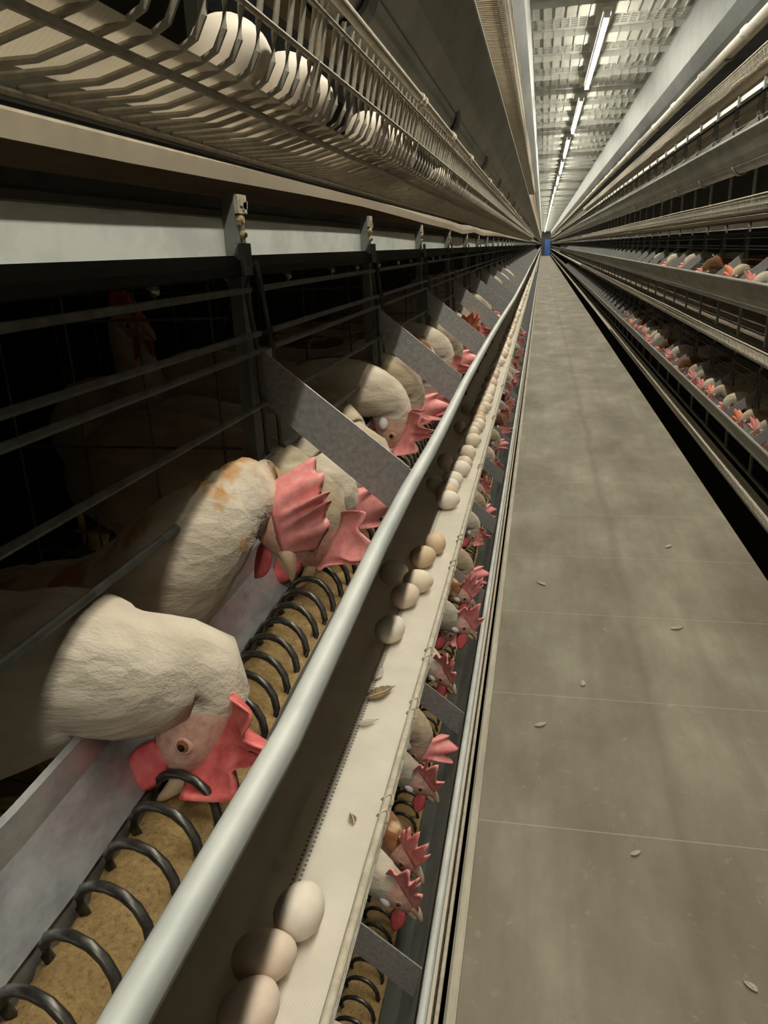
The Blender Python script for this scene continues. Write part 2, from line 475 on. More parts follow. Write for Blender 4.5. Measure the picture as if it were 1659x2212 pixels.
def trough(side, tier, zl, wave=None, brackets=(), tall=None, collars=(), y0=Y0):
    """Feed trough. zl: height of the lip's top. tall: height of an extra board above the trough."""
    fx = (lambda u, y: side.x(u) + (interp(wave, y) if wave else 0)) if side is not None else None
    z = lambda w, y=0: zl + w
    t = thing('feed_trough', f'long galvanised feed trough along the {TIER[tier]} tier of the {side.word} cage row', 'feed trough', (0, 0, 0))
    ys = [y for y in YS_LONG if y >= y0]
    if ys[0] > y0: ys = [y0] + ys
    top = 0.0 if tall is None else tall
    # outer wall: rolled lip, then a face leaning inwards
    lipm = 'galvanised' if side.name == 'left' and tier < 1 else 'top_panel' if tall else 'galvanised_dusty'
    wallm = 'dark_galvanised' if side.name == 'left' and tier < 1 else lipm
    lip = [(0.0022, top - 0.0010), (0.0045, top), (0.0080, top), (0.0105, top - 0.0012), (0.0122, top - 0.0035), (0.0125, top - 0.0070), (0.0115, top - 0.0095), (0.0070, top - 0.0125), (0.0020, top - 0.0145),
           (0.0004, top - 0.0135), (0.0, top - 0.0100), (0.0, top - 0.0055), (0.0007, top - 0.0030)]
    bm = bmesh.new(); extrude(bm, lip, ys, fx, z)
    obj('rolled_lip', bm, lipm, t, True)
    wall = ([(0.003, top - 0.013)] if tall else []) + [(0.003, -0.0135), (0.051, -0.10), (0.082, -0.135)]
    bm = bmesh.new(); extrude(bm, sheet_outline(wall, 0.0018), ys, fx, z)
    obj('outer_wall', bm, wallm, t)
    cu, cw, r = 0.118, -0.137, 0.033
    arc = [(0.080, -0.136)] + [(cu - r * math.cos(R(a)), cw - r * math.sin(R(a))) for a in range(12, 172, 16)] + [(0.149, -0.132)]
    bm = bmesh.new(); extrude(bm, sheet_outline(arc, -0.002), ys, fx, z)
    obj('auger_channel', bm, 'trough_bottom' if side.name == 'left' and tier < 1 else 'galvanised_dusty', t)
    inner = [(0.147, -0.132), (0.169, -0.096), (0.170, -0.074), (0.173, -0.071), (0.176, -0.074)]
    bm = bmesh.new(); extrude(bm, sheet_outline(inner, -0.0016), ys, fx, z)
    obj('inner_wall', bm, 'trough_inside', t)
    for y in collars:
        bm = bmesh.new()
        o2 = [(cu - (r + 0.008) * math.cos(R(a)), cw - (r + 0.008) * math.sin(R(a))) for a in range(-10, 200, 15)]
        extrude(bm, sheet_outline(o2, -0.006), [y - 0.02, y + 0.02], fx, z)
        obj('joint_collar', bm, 'dark_galvanised', t)
    far = None
    for y in brackets:
        w = interp(wave, y) if wave else 0
        prof = [(0.016, -0.004), (0.170, 0.122), (0.170, 0.066), (0.150, 0.045), (0.030, -0.058)]
        if y > 22:
            far = far or bmesh.new(); bm = far
        else: bm = bmesh.new()
        v = [bm.verts.new((side.x(u) + w, y + e, zl + q)) for e in (-0.0012, 0.0012) for u, q in prof]
        n = len(prof)
        bm.faces.new(v[:n][::-1]); bm.faces.new(v[n:])
        for i in range(n): bm.faces.new((v[i], v[(i + 1) % n], v[n + (i + 1) % n], v[n + i]))
        if y <= 22:
            box(bm, min(side.x(0.165), side.x(0.172)) + w, max(side.x(0.165), side.x(0.172)) + w, y, y + 0.02, zl + 0.06, zl + 0.12)
            bmesh.ops.recalc_face_normals(bm, faces=bm.faces[:])
            obj('trough_bracket', bm, 'bracket_metal', t)
    if far:
        o = obj('trough_bracket', far, 'bracket_metal', t); o['kind'] = 'stuff'
    return t

def tray(side, tier, zb, wires_to, n=4, y0=Y0, ties=()):
    """Wire cradle under an egg belt: cross wires that curl up at the aisle edge, rails, hangers. zb: height of the belt."""
    t = thing('egg_tray', f'curled wire egg tray along the {TIER[tier]} tier of the {side.word} cage row', 'egg tray')
    X = side.x
    side_r = side.name == 'right'
    prof = ([(0.131, -0.0195), (0.088, -0.0195)] if tier == 1 and not side_r else [(0.136, -0.004)]) + [(0.046, -0.008 if tier != 1 or side_r else -0.0095), (0.038, -0.0055), (0.033, 0.003), (0.031, 0.016), (0.0235, 0.055)]
    bm = bmesh.new()
    y = y0
    while y < wires_to:
        jit = random.uniform(-0.002, 0.002)
        tube(bm, [(X(u), y + jit, zb + w) for u, w in prof], 0.0018, n, False)
        y += 0.0240
    g = obj('wire_grid', bm, 'wire_dusty', t)
    bm = bmesh.new()
    for u, w, rad in ((0.130, -0.007 if tier != 1 or side_r else -0.0225, 0.002), (0.058, -0.0105 if tier != 1 or side_r else -0.0165, 0.0023), (0.0295, 0.019, 0.0018), (0.0240, 0.047, 0.0018)):
        tube(bm, [(X(u), yy, zb + w) for yy in (y0, 2, 6, 15, 40, Y1)], rad, 6)
    obj('long_wire', bm, 'wire_dusty', t)
    bm = bmesh.new(); tube(bm, [(X(0.023), yy, zb + 0.063 + 0.0015 * math.sin(yy * 2.1)) for yy in [y0 + 0.25 * i for i in range(int((12 - y0) / 0.25))] + [14, 30, Y1]], 0.0042, 8)
    obj('top_rail', bm, 'dusty_beige', t, True)
    for y in ties:
        bm = bmesh.new()
        for e in (-0.012, 0.012):
            tube(bm, [(X(0.023) + 0.0058 * math.cos(a), y + e + 0.004 * math.sin(a * 2), zb + 0.063 + 0.0058 * math.sin(a)) for a in [R(30 * i) for i in range(13)]], 0.0014, 5)
        tube(bm, [(X(0.0235), y, zb + 0.058), (X(0.0295), y + 0.002, zb + 0.018), (X(0.037), y + 0.002, zb - 0.007)], 0.0022, 5)
        obj('wire_tie', bm, 'dusty_beige', t)
    return t

def egg_belt(side, tier, zb, y0=Y0, edge_wave=0.0, u1=0.131):
    bm = bmesh.new()
    u0 = 0.036 if tier != 1 or side.name == 'right' else 0.045
    ys = [y for y in YS_LONG if y > y0]
    if edge_wave: ys = [y0 + 0.12 * i for i in range(int((9 - y0) / 0.12))] + [y for y in YS_LONG if y > 9.2]
    out = sheet_outline([(u0, 0.0), (u0 + 0.03, 0.0), (u1, 0.0)], 0.0016)
    ew = lambda u, y: edge_wave * (noise.noise((y * 2.3, u, 3)) if u < u0 + 0.01 else 0)
    rings = lambda z, y: zb + z
    extrude(bm, out, [y0] + ys, lambda u, y: side.x(u + ew(u, y) * 0.4), rings)
    b = obj('egg_belt', bm, 'egg_belt_plain' if tier > 0 else 'egg_belt_left' if side.name == 'left' else 'egg_belt_right')
    return tag(b, f'pale woven egg belt along the {TIER[tier]} tier of the {side.word} cage row', 'belt')

def manure_belt(side, tier, zc, y0=Y0, sag=None):
    bm = bmesh.new()
    prof = [(0.80, 0.0245), (0.26, 0.0245), (0.180, 0.0265), (0.1745, 0.0245), (0.1725, 0.019), (0.1735, 0.005)]
    dz = (lambda y: interp(sag, y)) if sag else (lambda y: 0)
    extrude(bm, sheet_outline(prof, -0.0022), [y for y in YS_LONG if y >= y0], lambda u, y: side.x(u), lambda z, y: zc + z + (dz(y) if z < 0.022 else 0.5 * dz(y)))
    b = obj('manure_belt', bm, 'manure_belt')
    tag(b, f'wide brown manure belt above the {TIER[tier]} tier of the {side.word} cage row', 'belt')
    return b

def cage_tier(side, tier, zb, posts, gates, strip=True, y0=Y0, strip_dz=0.0, dividers=(), zt=-0.597):
    """zb: height of the cage roof line (just under the zinc strip)."""
    X = side.x
    t = thing('cage_tier', f'dark wire cage tier with steel posts, {TIER[tier]} level of the {side.word} row', 'cage')
    ys = [y0, Y1]
    def ex(name, outline, mat, par=t):
        bm = bmesh.new(); extrude(bm, outline, ys, lambda u, y: X(u), lambda z, y: zb + z)
        return obj(name, bm, mat, par)
    if strip:
        s = strip_dz
        ex('zinc_strip', [(0.191, 0.001 + s), (0.194, 0.001 + s), (0.194, 0.033 + s), (0.212, 0.038 + s), (0.212, 0.040 + s), (0.192, 0.036 + s), (0.1905, 0.033 + s)], 'strip_zinc')
        ex('rear_channel', sheet_outline([(0.232, 0.062), (0.236, 0.052), (0.225, 0.048), (0.225, 0.040)], 0.002), 'dark_galvanised')
    ex('roof_rail', [(0.170, -0.018), (0.182, -0.020), (0.194, -0.004), (0.194, 0.001), (0.182, 0.001), (0.172, -0.010)], 'cage_shade')
    ex('shade_backing', [(0.86, -0.585), (0.864, -0.585), (0.864, 0.02), (0.86, 0.02)], 'cage_shade')  # solid near-black sheet painted as the unlit depth behind the wires
    ub = (0.1155 if side.name == 'left' else 0.1325) if tier > 0 else 0.193
    # sloping wire floor of the cage: long wires and a few cross wires
    ex('front_beam', sheet_outline([(ub, zt - 0.014), (ub, zt + 0.003), (ub + 0.0075, zt + 0.003), (ub + 0.0075, zt - 0.014)], 0.0015), 'dark_galvanised')
    bm = bmesh.new()
    for i in range(13):
        u = 0.20 + i * 0.054; w = zt + 0.002 + (u - 0.15) * 0.12
        tube(bm, [(X(u), y0, zb + w), (X(u), Y1, zb + w)], 0.002, 4)
    y = y0
    lim = 7 if side.name == 'left' else 3
    while y < lim:
        tube(bm, [(X(ub + 0.007 if tier > 0 else 0.194), y, zb + zt + (0.001 if tier > 0 else 0.008)), (X(0.86), y, zb + zt + 0.085)], 0.0017, 4, False); y += 0.03
    obj('wire_floor', bm, 'wire_dark', t)
    far = None
    for y in posts:
        if y > 24:
            far = far or bmesh.new(); bm = far
        else: bm = bmesh.new()
        xa, xb = sorted((X(0.1775), X(0.1905)))
        z0 = zb - 0.585
        box(bm, xa, xb, y - 0.013, y - 0.011, z0, zb + 0.058)
        xw0, xw1 = (xb - 0.002, xb) if side.name == 'left' else (xa, xa + 0.002)
        box(bm, xw0, xw1, y - 0.011, y + 0.009, z0, zb + 0.058)
        box(bm, xa, xb, y + 0.009, y + 0.011, z0, zb + 0.058)
        if y > 24: continue
        p = obj('post', bm, 'post_metal', t)
        if y < 5:
            bm = bmesh.new()
            xf = X(0.1775); sg = -side.sign
            for (dy, dz, r) in ((-0.004, 0.034, 0.0068), (0.0, 0.020, 0.0046)):
                tube(bm, [(xf, y + dy, zb + dz), (xf + sg * 0.003, y + dy, zb + dz), (xf + sg * 0.0035, y + dy, zb + dz), (xf + sg * 0.0055, y + dy, zb + dz)], [r, r * 0.95, r * 0.62, r * 0.5], 9)
            obj('crusted_bolt', bm, 'rust', p)
            bm = bmesh.new()
            x0, x1 = sorted((xf, xf + sg * 0.004))
            box(bm, x0, x1, y - 0.013, y + 0.011, zb + 0.040, zb + 0.0575)
            for q in range(7):
                a = random.uniform(-0.010, 0.008); h = random.uniform(0.026, 0.05)
                box(bm, x0 - 0.001, x1 + 0.001, y + a, y + a + 0.006, zb + h, zb + h + 0.006)
            obj('dust_crust', bm, 'dusty_beige', p)
    if far:
        o = obj('post', far, 'post_metal', t); o['kind'] = 'stuff'
    far = None
    for y in gates:                                           # sliding gate of the cell that starts at post y
        ya, yb = y + 0.022, y + CELL - 0.014
        if y > 16:
            far = far or bmesh.new(); bm = far; rn = 4
        else: bm = bmesh.new(); rn = 8
        for u, w in ((0.169, -0.032), (0.163, -0.075), (0.162, -0.092), (0.161, -0.145), (0.160, -0.202)):
            tube(bm, [(X(u), ya, zb + w), (X(u), yb, zb + w)], 0.0032, rn)
        if y <= 16:
            for yy, k in ((ya + 0.004, 1), (yb - 0.004, -1)):
                tube(bm, [(X(0.168), yy - 0.016 * k, zb - 0.006), (X(0.171), yy, zb - 0.03), (X(0.165), yy, zb - 0.09), (X(0.163), yy, zb - 0.27)], 0.0026, 6)
            g = obj('gate', bm, 'wire_dark', t)
            if y < 4:
                bm = bmesh.new()                              # slotted latch plate
                for e0, e1, z0, z1 in ((-0.02, -0.012, -0.018, 0.012), (-0.004, 0.004, -0.018, 0.012), (-0.012, -0.004, 0.004, 0.012), (-0.012, -0.004, -0.018, -0.010)):
                    xa, xb = sorted((X(0.165), X(0.168)))
                    box(bm, xa, xb, yb + e0, yb + e1, zb + z0, zb + z1)
                obj('latch', bm, 'wire_dark', g)
    if far:
        o = obj('gate', far, 'wire_dark', t); o['kind'] = 'stuff'
    for y in dividers:
        bm = bmesh.new()
        for i in range(8):
            u = 0.22 + i * 0.085
            tube(bm, [(X(u), y, zb + 0.03), (X(u), y, zb - 0.56)], 0.0014, 5)
        for w in (-0.06, -0.2, -0.33, -0.46):
            tube(bm, [(X(0.2), y, zb + w), (X(0.85), y, zb + w)], 0.0016, 5)
        obj('divider', bm, 'wire_dark', t)
    return t

PY = post_ys(60, -2)
# --- left row
LZ = Side('left', 'left', -0.119, -1)
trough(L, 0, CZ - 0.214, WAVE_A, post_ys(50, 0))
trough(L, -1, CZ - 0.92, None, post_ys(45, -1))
trough(Side('left', 'left', -0.135, -1), 1, CZ + 0.44, None, (), None, [1.06 + 1.02 * i for i in range(-1, 14)])
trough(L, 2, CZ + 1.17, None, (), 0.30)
tray(L, 0, CZ - 0.597, 9, 5, ties=[0.36, 0.62, 0.80, 0.93, 1.25, 1.38, 1.9, 2.5, 3.1, 4.0])
tray(LZ, 1, CZ + 0.100, 14, 6, ties=[0.55, 0.98, 1.30, 1.62, 2.2, 2.8, 3.4, 4.2, 5.2])
tray(L, 2, CZ + 0.80, 14, 4)
tray(L, -1, CZ - 1.297, 6, 4)
for sd_, tr, z in ((L, 0, -0.597), (LZ, 1, 0.090), (L, 2, 0.80), (L, -1, -1.297)): egg_belt(sd_, tr, CZ + z, u1=0.131 if tr > 0 else 0.190)
SAG = [(0, 0.002), (0.5, 0.0), (1.2, 0.004), (2.2, -0.006), (3.2, -0.020), (3.5, -0.006), (4.2, -0.016), (4.8, -0.006), (6, 0), (9, 0)]
manure_belt(L, 0, CZ + 0.061, sag=SAG)
manure_belt(L, -1, CZ - 0.64)
manure_belt(L, 1, CZ + 0.76)
cage_tier(L, 0, CZ + 0.0, PY, post_ys(46, -1), dividers=post_ys(8, -1))
cage_tier(L, -1, CZ - 0.70, post_ys(30, -1), post_ys(14, -1), strip=False)
cage_tier(Side('left', 'left', -0.135, -1), 1, CZ + 0.68, post_ys(8, -1), (), strip=False, zt=-0.592)
# --- right row
RY = 2.6
trough(RR, 0, CZ - 0.205, None, [y for y in post_ys(60, 0) if y > RY], y0=RY)
trough(RR, -1, CZ - 0.905, None, [y for y in post_ys(60, 0) if y > RY], y0=RY)
trough(RR, 1, CZ + 0.515, None, [y for y in post_ys(45, 0) if y > RY], None, [4.1 + 1.02 * i for i in range(12)], y0=RY)
trough(RR, 2, CZ + 1.22, None, (), 0.31, [4.25 + 1.5 * i for i in range(10)], y0=RY)
for tr, z in ((0, -0.575), (1, 0.125), (2, 0.80), (-1, -1.26)):
    tray(RR, tr, CZ + z, 22 if tr >= 0 else 12, 4, y0=RY, ties=[5.4, 7.1, 9.3] if tr in (0, 1) else ())
    egg_belt(RR, tr, CZ + z, y0=RY, edge_wave=0.05 if tr == 2 else 0.02)
manure_belt(RR, 0, CZ + 0.085, y0=RY)
manure_belt(RR, -1, CZ - 0.62, y0=RY)
manure_belt(RR, 1, CZ + 0.826, y0=RY)
RP = [y for y in post_ys(90, 0) if y > RY]
cage_tier(RR, 0, CZ + 0.022, RP, RP[:60], y0=RY, strip_dz=0.018)
cage_tier(RR, -1, CZ - 0.68, RP[:40], RP[:25], strip=False, y0=RY)
cage_tier(RR, 1, CZ + 0.765, RP, RP[:40], y0=RY, strip_dz=0.02)

# white pipe hung under the top trough of the right row
pipe = thing('feed_pipe', 'pale round pipe with couplings under the top trough of the right row', 'pipe')
bm = bmesh.new(); tube(bm, [(1.052, RY, CZ + 1.050), (1.052, 30, CZ + 1.050), (1.052, Y1, CZ + 1.050)], 0.024, 12); obj('pipe_run', bm, 'pvc_pipe', pipe, True)
for i in range(14):
    y = 5.05 + i * 1.22
    bm = bmesh.new(); tube(bm, [(1.052, y - 0.03, CZ + 1.050), (1.052, y + 0.03, CZ + 1.050)], 0.032, 12); obj('coupling', bm, 'pvc_pipe', pipe, True)

# --- slack cord under the right middle belts
bm = bmesh.new()
tube(bm, [(1.12, yy, CZ + 0.108 - 0.014 * abs(math.sin((yy - 3) * 0.42))) for yy in [RY + 0.3 * i for i in range(70)]], 0.003, 5)
tag(obj('slack_cord', bm, 'dusty_beige'), 'thin pale slack cord under the upper egg belt of the right row', 'cord')

# --- water line with steel nipples inside the left middle cages
w = thing('water_line', 'dark water pipe with bright steel nipples inside the left middle cages', 'pipe')
bm = bmesh.new(); tube(bm, [(-0.50, Y0, CZ - 0.008), (-0.50, 9, CZ - 0.008)], 0.010, 8); obj('water_pipe', bm, 'wire_dark', w, True)
for i in range(12):
    y = 0.62 + 0.305 * i + (0.04 if i % 3 == 1 else 0)
    bm = bmesh.new()
    tube(bm, [(-0.50, y, CZ - 0.014), (-0.50, y, CZ - 0.032), (-0.50, y, CZ - 0.034), (-0.50, y, CZ - 0.044), (-0.50, y, CZ - 0.046), (-0.50, y, CZ - 0.056)], [0.006, 0.006, 0.009, 0.009, 0.003, 0.003], 8)
    obj('nipple', bm, 'glint_steel', w, True)

# ------------------------------------------------------------------ augers and feed
def auger(side, zl, wave, label, y0, y1, yfine):
    bm = bmesh.new()
    cu, cw, r, pitch = 0.118, -0.135, 0.0265, 0.0325
    y = y0
    pts = []
    while y < y1:
        step = 16 if y < yfine else 8
        for k in range(step):
            a = 2 * math.pi * k / step
            yy = y + pitch * k / step
            pts.append((side.x(cu - r * math.cos(a)) + (interp(wave, yy) if wave else 0), yy, zl + cw + r * math.sin(a)))
        y += pitch
    tube(bm, pts, 0.0033, 7)
    tag(obj('auger_coil', bm, 'steel_coil', None, True), label, 'auger')
def feed(side, zl, wave, label, y0, y1, fine):
    bm = bmesh.new()
    rows = []
    y = y0
    while y < y1:
        row = []
        nx = 14
        for i in range(nx + 1):
            u = 0.086 + 0.063 * i / nx
            h = 0.006 * noise.noise((u * 45, y * 45, 1.7)) + 0.0035 * noise.noise((u * 170, y * 170, 5)) - 0.006 * ((i - nx / 2) / (nx / 2)) ** 4
            row.append(bm.verts.new((side.x(u) + (interp(wave, y) if wave else 0), y, zl - 0.137 + h)))
        rows.append(row)
        y += 0.0045 if y < fine else 0.05
    for a, b in zip(rows, rows[1:]):
        for i in range(len(a) - 1): bm.faces.new((a[i], a[i + 1], b[i + 1], b[i]))
    bmesh.ops.recalc_face_normals(bm, faces=bm.faces[:])
    o = obj('feed_mash', bm, 'feed_mash', None, True)
    tag(o, label, 'feed', None, 'stuff')
auger(L, CZ - 0.220, WAVE_A, 'dark steel spiral auger lying in the feed of the left middle trough', -0.2, 9, 2.5)
auger(L, CZ - 0.92, None, 'dark steel spiral auger lying in the feed of the left bottom trough', 0.2, 9, 3)
feed(L, CZ - 0.220, WAVE_A, 'crumbly brown feed mash filling the left middle trough', -0.3, 14, 1.6)
feed(L, CZ - 0.92, None, 'crumbly brown feed mash filling the left bottom trough', 0.1, 14, 2.5)

# ------------------------------------------------------------------ eggs
def egg_mesh():
    bm = bmesh.new()
    ns, nr = 20, 16
    rings = []
    for j in range(1, nr):
        a = math.pi * j / nr
        z = -math.cos(a)
        r = math.sin(a) * (1 - 0.12 * z)
        rings.append([bm.verts.new((0.0285 * z, 0.0225 * r * math.cos(2 * math.pi * k / ns), 0.0225 * r * math.sin(2 * math.pi * k / ns))) for k in range(ns)])
    p0, p1 = bm.verts.new((-0.0285, 0, 0)), bm.verts.new((0.0285, 0, 0))
    for a, b in zip(rings, rings[1:]):
        for k in range(ns): bm.faces.new((a[k], a[(k + 1) % ns], b[(k + 1) % ns], b[k]))
    for k in range(ns):
        bm.faces.new((p0, rings[0][(k + 1) % ns], rings[0][k])); bm.faces.new((p1, rings[-1][k], rings[-1][(k + 1) % ns]))
    bmesh.ops.recalc_face_normals(bm, faces=bm.faces[:])
    return bm
EGG = {c: obj('egg', egg_mesh(), c, None, True) for c in ('egg_white', 'egg_pink', 'egg_tan', 'egg_cream')}
used = set()
EGGW = {'egg_white': 'white', 'egg_pink': 'pinkish', 'egg_tan': 'tan', 'egg_cream': 'cream'}
def egg(c, x, y, z, rz, label, group=None, sc=1.0):
    o = EGG[c]
    if c in used:
        o = o.copy(); COL.objects.link(o)
        if 'group' in o: del o['group']
    used.add(c)
    o.location = (x, y, z + 0.0225 * sc)
    o.rotation_euler = (random.uniform(-0.3, 0.3), 0, rz)
    o.scale = (sc,) * 3
    tag(o, label, 'egg', group)
BZ = CZ - 0.597 + 0.0017
near = [('egg_pink', -0.214, 0.418, 1.2, 'pinkish egg cut by the picture bottom, nearest on the left middle belt'),
        ('egg_pink', -0.219, 0.467, 0.5, 'pinkish egg, second from the bottom on the left middle belt, half shaded'),
        ('egg_white', -0.203, 0.520, 1.4, 'pale egg, third from the bottom on the left middle belt'),
        ('egg_white', -0.222, 1.075, 1.1, 'white egg standing alone before the feather, half in trough shadow'),
        ('egg_pink', -0.219, 1.20, 0.9, 'pinkish egg right behind the lone white egg'),
        ('egg_cream', -0.206, 1.262, 0.3, 'cream egg touching the pinkish egg behind the lone white egg'),
        ('egg_tan', -0.214, 1.380, 0.8, 'light brown egg, nearer of the touching tan pair'),
        ('egg_tan', -0.200, 1.455, 1.5, 'darker tan egg, farther of the touching tan pair'),
        ('egg_white', -0.258, 1.30, 0.6, 'shaded egg deep under the trough beside the tan pair')]
for c, x, y, rz, lab in near: egg(c, x, y, BZ, rz, lab)
y = 1.74
n = 0
ordw = ['first', 'second', 'third', 'fourth', 'fifth', 'sixth', 'seventh', 'eighth', 'ninth', 'tenth', 'eleventh', 'twelfth', 'thirteenth', 'fourteenth', 'fifteenth', 'sixteenth', 'seventeenth', 'eighteenth', 'nineteenth', 'twentieth']
rnd = random.Random(3)
GAPS = {3: 0.05, 5: 0.06, 6: 0.09, 7: 0.05}
while y < 15:
    c = rnd.choice(['egg_white', 'egg_white', 'egg_pink', 'egg_cream', 'egg_tan'])
    x = -0.207 + rnd.uniform(-0.012, 0.010)
    if n < 20: egg(c, x, y, BZ, rnd.uniform(0, 3), f'{EGGW[c]} egg, {ordw[n]} beyond the tan pair on the left middle belt', None, rnd.uniform(0.95, 1.04))
    else: egg(c, x, y, BZ, rnd.uniform(0, 3), 'small pale egg in the far row on the left middle belt', 'far eggs on the left middle belt', rnd.uniform(0.94, 1.03))
    if n in (2, 5, 9, 14): egg(c, -0.256, y + 0.02, BZ, rnd.uniform(0, 3), f'shaded egg under the trough beside the {ordw[n]} egg beyond the tan pair')
    y += 0.052 + GAPS.get(n, 0.0) + (rnd.uniform(0, 0.012)) + (rnd.choice([0, 0, 0, 0.08]) if n > 24 else 0)
    n += 1
UZ = CZ + 0.090 + 0.0017
for i, (y, c) in enumerate([(0.50, 'egg_white'), (0.60, 'egg_white'), (0.655, 'egg_white'), (0.86, 'egg_white'), (0.945, 'egg_cream'), (0.995, 'egg_white'), (1.05, 'egg_white'), (1.48, 'egg_white'), (1.53, 'egg_cream'), (1.60, 'egg_white')]):
    egg(c, -0.187 + 0.004 * (i % 2), y, UZ, 1.2 + 0.3 * i, f'{EGGW[c]} egg behind the curled wires overhead, {ordw[i]} from the camera')

# ------------------------------------------------------------------ hens
def hen_parts(root, path, hp, beak, crown, hs, mats, comb, seed, legs=True, floor_z=None, lod=1):
    """path: body to neck as (x, y, z, half width, half height) in the root's space; hp: centre of the head; beak, crown: directions."""
    rn = random.Random(seed)
    hp = Vector(hp); bk = Vector(beak).normalized(); cr = Vector(crown); cr = (cr - cr.dot(bk) * bk).normalized()
    sd = bk.cross(cr).normalized()
    H = lambda c, s, b: hp + (cr * c + sd * s + bk * (b * 0.76)) * hs
    rings = []                                              # (centre, side axis, up axis, rw, rh)
    P = [Vector(p[:3]) for p in path]
    head_r = [(-0.003, -0.030, 0.0230, 0.0260), (-0.001, -0.012, 0.0200, 0.0240), (0.000, 0.006, 0.0170, 0.0205), (-0.002, 0.020, 0.0135, 0.0165), (-0.004, 0.030, 0.0090, 0.0120), (-0.005, 0.036, 0.0055, 0.0080)]
    C = P + [H(c, 0, b) for c, b, _, _ in head_r]
    W = [(p[3], p[4]) for p in path] + [(a * hs, b * hs) for _, _, a, b in head_r]
    # resample along a smooth spline
    def cat(a, b, c, d, t):
        return 0.5 * ((2 * b) + (c - a) * t + (2 * a - 5 * b + 4 * c - d) * t * t + (3 * b - 3 * c + d - a) * t ** 3)
    sub = 4 if lod else 2
    S = []
    nb = len(C)
    for i in range(nb - 1):
        a, b, c_, d = C[max(i - 1, 0)], C[i], C[i + 1], C[min(i + 2, nb - 1)]
        wa, wb, wc, wd = W[max(i - 1, 0)], W[i], W[i + 1], W[min(i + 2, nb - 1)]
        k = sub if i < len(path) else 2
        for j in range(k):
            t = j / k
            S.append((cat(a, b, c_, d, t), max(cat(wa[0], wb[0], wc[0], wd[0], t), 0.003), max(cat(wa[1], wb[1], wc[1], wd[1], t), 0.003), (i + t)))
    S.append((C[-1], W[-1][0], W[-1][1], nb - 1))
    ns = 22 if lod else 14
    bm = bmesh.new()
    vr = []
    side_ref = (P[1] - P[0]).cross(Vector((0, 0, 1))).normalized()
    if side_ref.dot(sd) < 0: side_ref = -side_ref
    nh = len(path)
    for i, (p, rw, rh, ti) in enumerate(S):
        d = (S[min(i + 1, len(S) - 1)][0] - S[max(i - 1, 0)][0]).normalized()
        k = min(1, max(0, (ti - (nh - 3)) / 3))
        s = side_ref.lerp(sd, k)
        s = (s - s.dot(d) * d).normalized()
        u = s.cross(d).normalized()
        ring = []
        skin = ti >= nh + 1.0
        for q in range(ns):
            a = 2 * math.pi * q / ns
            n_ = noise.noise((p * 24 + Vector((math.cos(a) * 2.2, math.sin(a) * 2.2, seed * 3.1)))) + 0.5 * noise.noise((p * 70 + Vector((math.cos(a) * 5, math.sin(a) * 5, seed))))
            amp = 0.0 if skin else 0.055 * min(1, (nh + 1 - ti) / 3)
            rr = 1 + amp * n_
            ring.append(bm.verts.new(p + s * (rw * rr * math.cos(a)) + u * (rh * rr * math.sin(a))))
        vr.append((ring, ti))
    for (a, ta), (b, tb) in zip(vr, vr[1:]):
        for q in range(ns):
            f = bm.faces.new((a[q], a[(q + 1) % ns], b[(q + 1) % ns], b[q]))
            f.material_index = 1 if (ta + tb) / 2 > nh + 0.9 else 0
    for ring, fl in ((vr[0][0], 1), (vr[-1][0], 0)):
        f = bm.faces.new(list(reversed(ring)) if fl else ring)
        f.material_index = 0 if fl else 1
    bmesh.ops.recalc_face_normals(bm, faces=bm.faces[:])
    obj('body', bm, [mats['feather'], 'face_skin'], root, True)
    # beak: two mandibles
    bm = bmesh.new()
    tube(bm, [H(0.001, 0, 0.030), H(0.001, 0, 0.040), H(-0.002, 0, 0.050), H(-0.007, 0, 0.059), H(-0.011, 0, 0.0635)], [0.0075 * hs, 0.0062 * hs, 0.0046 * hs, 0.0026 * hs, 0.0008 * hs], 9)
    tube(bm, [H(-0.009, 0, 0.030), H(-0.0105, 0, 0.040), H(-0.0125, 0, 0.050), H(-0.013, 0, 0.055)], [0.0055 * hs, 0.0045 * hs, 0.0028 * hs, 0.0008 * hs], 8)
    obj('beak', bm, 'beak_horn', root, True)
    # comb: a serrated fleshy blade over the crown, leaning to one side
    size, flop, npts, cmat = comb
    bm = bmesh.new()
    nn = 30 if lod else 18
    base = [(0.007, 0.036), (0.013, 0.028), (0.0175, 0.016), (0.0205, 0.002), (0.0215, -0.012), (0.020, -0.026)]
    lay = []
    for i in range(nn + 1):
        t = i / nn
        k = t * (len(base) - 1); j = min(int(k), len(base) - 2); fr = k - j
        bc = base[j][0] + (base[j + 1][0] - base[j][0]) * fr
        bb = base[j][1] + (base[j + 1][1] - base[j][1]) * fr
        env = (math.sin(math.pi * (0.025 + 0.94 * t)) ** 0.7) * (0.9 + 0.2 * t)
        saw = abs(((t * npts + 0.25) % 1.0) - 0.5) * 2
        row = []
        for m in range(6):
            e = m / 5
            hh = size * hs * env * (0.48 * e + 0.52 * saw * max(0.0, (e - 0.35) / 0.65))
            fl = flop * size * hs * (e ** 1.7) * (0.7 + 0.5 * t)
            drop = hh * (1 - 0.35 * abs(flop) * e)
            th = (0.0046 * (1 - e) + 0.0020) * hs * (0.7 + 0.6 * math.sin(math.pi * t))
            back = -0.30 * hh * t + 0.12 * hh * (1 - t) + 0.006 * hs * math.sin(t * 9 + seed) * e
            o_ = H(bc - 0.003, 0, bb) + cr * drop + sd * fl + bk * back
            wob = sd * (0.004 * hs * e * math.sin(t * 7 + seed * 1.7))
            row.append((o_ + wob + sd * th, o_ + wob - sd * th))
        lay.append(row)
    V = [[(bm.verts.new(a), bm.verts.new(b)) for a, b in row] for row in lay]
